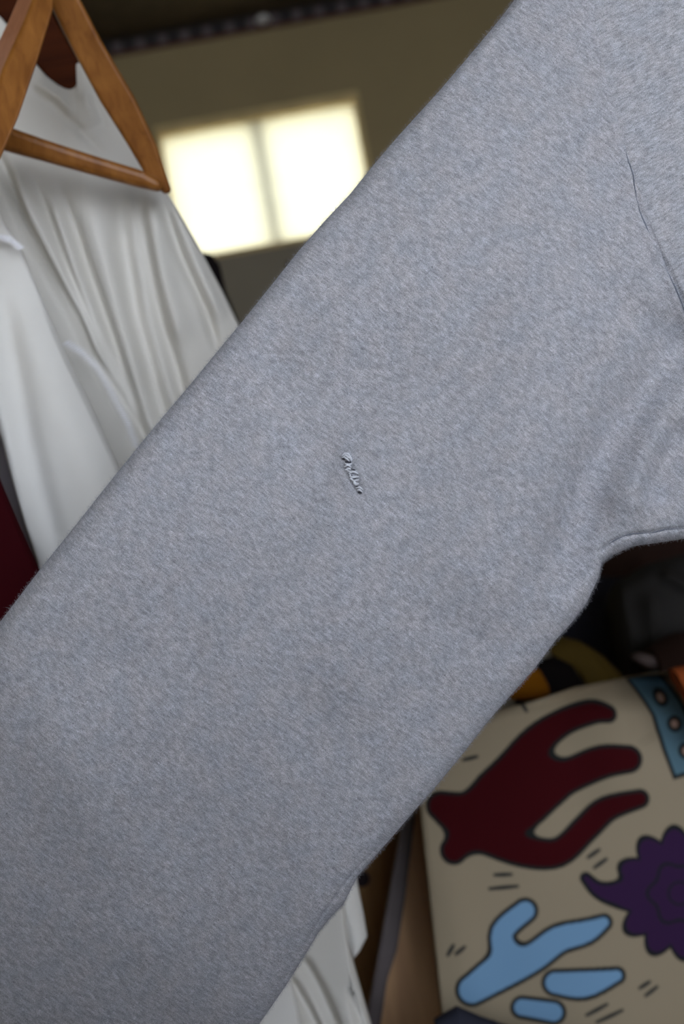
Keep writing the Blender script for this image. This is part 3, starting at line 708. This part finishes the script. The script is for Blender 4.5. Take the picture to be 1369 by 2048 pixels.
o, _ = garment('cloth_panel', list(zip(ptop, pbot)), lambda X, Y: 1.06+0*X, M['print'], None, ns=560, nv=640, R=.006, body=.012, disp=p_disp, back=.02, colour=print_col)
adopt(prt, o)

# ------------------------------------------------------------------ wooden panel and leaning board
cab = thing('brown_cabinet', 'dark brown wooden cabinet side with a round black hole, behind the leaning board', 'cabinet', tuple(P(760, 1900, 1.3)))
a = P(640, 1750, 1.17); b_ = P(960, 1700, 1.17); zt = P(800, 1380, 1.17).z
bm = bmesh.new(); box(bm, a.x, b_.x, 1.17, 1.50, 0.0, zt, .004); adopt(cab, bm_obj('side_panel', bm, M['brown']))
h = P(724, 1757, 1.169); bm = bmesh.new(); bmesh.ops.create_cone(bm, cap_ends=True, segments=24, radius1=.0065, radius2=.0065, depth=.004)
bmesh.ops.rotate(bm, verts=bm.verts, matrix=Matrix.Rotation(math.pi/2, 3, 'X')); o = bm_obj('hole_shade', bm, M['knot']); o.location = h; mw = o.location.copy(); o.parent = cab; o.location = mw - cab.location  # dark disc, its colour standing in for the shade inside the hole
brd = thing('leaning_board', 'brown wooden board with a worn grey edge leaning left of the printed cloth', 'board', tuple(P(820, 2000, 1.2)))
fp = [(822,1600),(905,1600),(930,2100),(960,2500),(640,2500),(748,2060),(795,1790)]
adopt(brd, prism('plank', fp, 1.112, fp, 1.135, M['board'], None, .002))
ep = [(812,1600),(835,1600),(812,1790),(795,1900),(775,1960),(760,2060),(690,2500),(612,2500),(728,2060),(757,1900),(782,1760)]
adopt(brd, prism('worn_edge', ep, 1.100, ep, 1.111, M['worn'], None, .003))
for kx, ky, kr, kh in ((808,1770,9,9),(823,1930,14,16),(826,1975,8,26),(824,2024,9,9),(815,1712,9,16)):
    bm = bmesh.new(); bmesh.ops.create_uvsphere(bm, u_segments=16, v_segments=8, radius=1); o = bm_obj('knot', bm, M['knot'], None, True)
    s = 1.1/F; o.matrix_world = Matrix.Translation(P(kx, ky, 1.1115)) @ Matrix.Diagonal((kr*s, .0015, kh*s, 1)); mw = o.matrix_world.copy()
    o.parent = brd; o.matrix_parent_inverse = Matrix.Translation(brd.location).inverted(); o.matrix_world = mw

# ------------------------------------------------------------------ the dark pile of clothes
def pile(name, label, cat, pairs, d, mat, part='fabric', seed=1, R=.012, body=.03, amp=.006, cell=60, ns=70, nv=60, fl=None):
    t = thing(name, label, cat, tuple(P(*pairs[0][1], d)))
    o, _ = garment(part, pairs, d, M[mat], None, ns=ns, nv=nv, R=R, body=body, disp=lambda X, Y: amp*vnoise(X, Y, cell, seed) + (folds(X, Y, fl) if fl else 0), back=.03)
    adopt(t, o); return t
pile('brown_red_coat', 'dark brown-red coat just below the sweatshirt armpit seam', 'coat', [((1100,980),(1080,1260)), ((1220,960),(1230,1290)), ((1330,950),(1340,1300)), ((1480,940),(1480,1290))], 1.66, 'brownred', seed=81,
     fl=[([(1260,1110),(1268,1140)], .01, 18)])
pile('navy_hoodie', 'navy and black hoodie hanging in the dark right of the sleeve', 'hoodie', [((1120,1160),(1110,1330)), ((1180,1150),(1180,1360)), ((1230,1155),(1240,1370)), ((1300,1150),(1290,1370))], 1.53, 'navy', seed=82,
     fl=[([(1195,1200),(1205,1260),(1225,1310)], .012, 16), ([(1250,1180),(1250,1300)], -.02, 25)])
pile('charcoal_jacket', 'charcoal jacket at the right edge above the printed cloth', 'jacket', [((1235,1165),(1250,1360)), ((1290,1130),(1300,1370)), ((1360,1110),(1370,1380)), ((1460,1100),(1460,1380))], 1.385, 'charcoal', seed=83,
     fl=[([(1310,1140),(1369,1175)], .014, 14), ([(1280,1180),(1285,1300)], .01, 14)])
pile('dark_red_shirt', 'very dark red shirt fold at the right edge above the orange cloth', 'shirt', [((1300,1290),(1320,1400)), ((1350,1265),(1360,1420)), ((1440,1260),(1440,1420))], 1.28, 'brownred', seed=84, R=.008)
pile('mauve_sock', 'mauve-grey rolled cloth lying on the dark pile beside the blue banded corner', 'cloth', [((1264,1312),(1272,1322)), ((1276,1304),(1292,1336)), ((1300,1308),(1322,1342)), ((1322,1322),(1340,1344))], 1.27, 'mauve', 'roll', 85, R=.006, body=.006, amp=.001, ns=40, nv=30)
pile('olive_bag', 'olive-brown canvas bag flap above the printed cloth', 'bag', [((1085,1290),(1150,1345)), ((1120,1272),(1170,1372)), ((1160,1282),(1185,1420)), ((1205,1310),(1210,1430)), ((1240,1345),(1236,1440)), ((1268,1385),(1262,1450))], 1.25, 'olive', 'flap', 86, R=.006, body=.012, amp=.002, cell=40,
     fl=[([(1190,1300),(1250,1370)], .006, 10), ([(1200,1360),(1240,1400)], -.008, 16)])
pile('black_pouch', 'black pouch in the hollow under the olive-brown flap', 'pouch', [((1040,1330),(1040,1440)), ((1085,1318),(1090,1440)), ((1110,1312),(1120,1440)), ((1145,1330),(1150,1440)), ((1168,1365),(1170,1440))], 1.22, 'black', seed=87, R=.01, body=.01, amp=.002)
pile('orange_glove', 'small orange cloth poking out between the grey sleeve and black pouch', 'cloth', [((1020,1340),(1020,1400)), ((1060,1330),(1060,1398)), ((1080,1340),(1082,1396)), ((1096,1368),(1094,1390))], 1.17, 'orange', seed=88, R=.006, body=.006, amp=.001, ns=40, nv=30)
pile('rust_orange_cloth', 'rust-orange cloth at the right edge beside the blue banded corner', 'cloth', [((1342,1338),(1350,1346)), ((1352,1334),(1372,1402)), ((1420,1325),(1430,1500)), ((1560,1330),(1570,1640)), ((1720,1370),(1700,1740))], 1.00, 'rustor', seed=89, R=.005, body=.006, amp=.001, ns=40, nv=30)
pile('dark_blue_garment', 'dark navy garment at the bottom edge below the printed cloth', 'garment', [((870,2040),(960,2680)), ((915,2014),(1020,2680)), ((960,2034),(1080,2670)), ((1010,2052),(1150,2660)), ((1120,2075),(1260,2640)), ((1260,2120),(1380,2620))], 0.98, 'navy', seed=90, R=.008, body=.008, amp=.002)
# chest that carries the pile
ch = thing('storage_chest', 'dark storage chest under the pile of clothes', 'chest', (P(1250, 1700, 1.45).x, 1.45, 0))
z1 = P(1150, 1440, 1.45).z; x0 = P(980, 1500, 1.4).x
adopt(ch, box_obj('carcass', x0+.12, x0+.75, 1.28, 1.80, 0, z1-.03, M['brown'], None, .004), box_obj('lid', x0+.11, x0+.76, 1.27, 1.81, z1-.03, z1, M['brown'], None, .004))
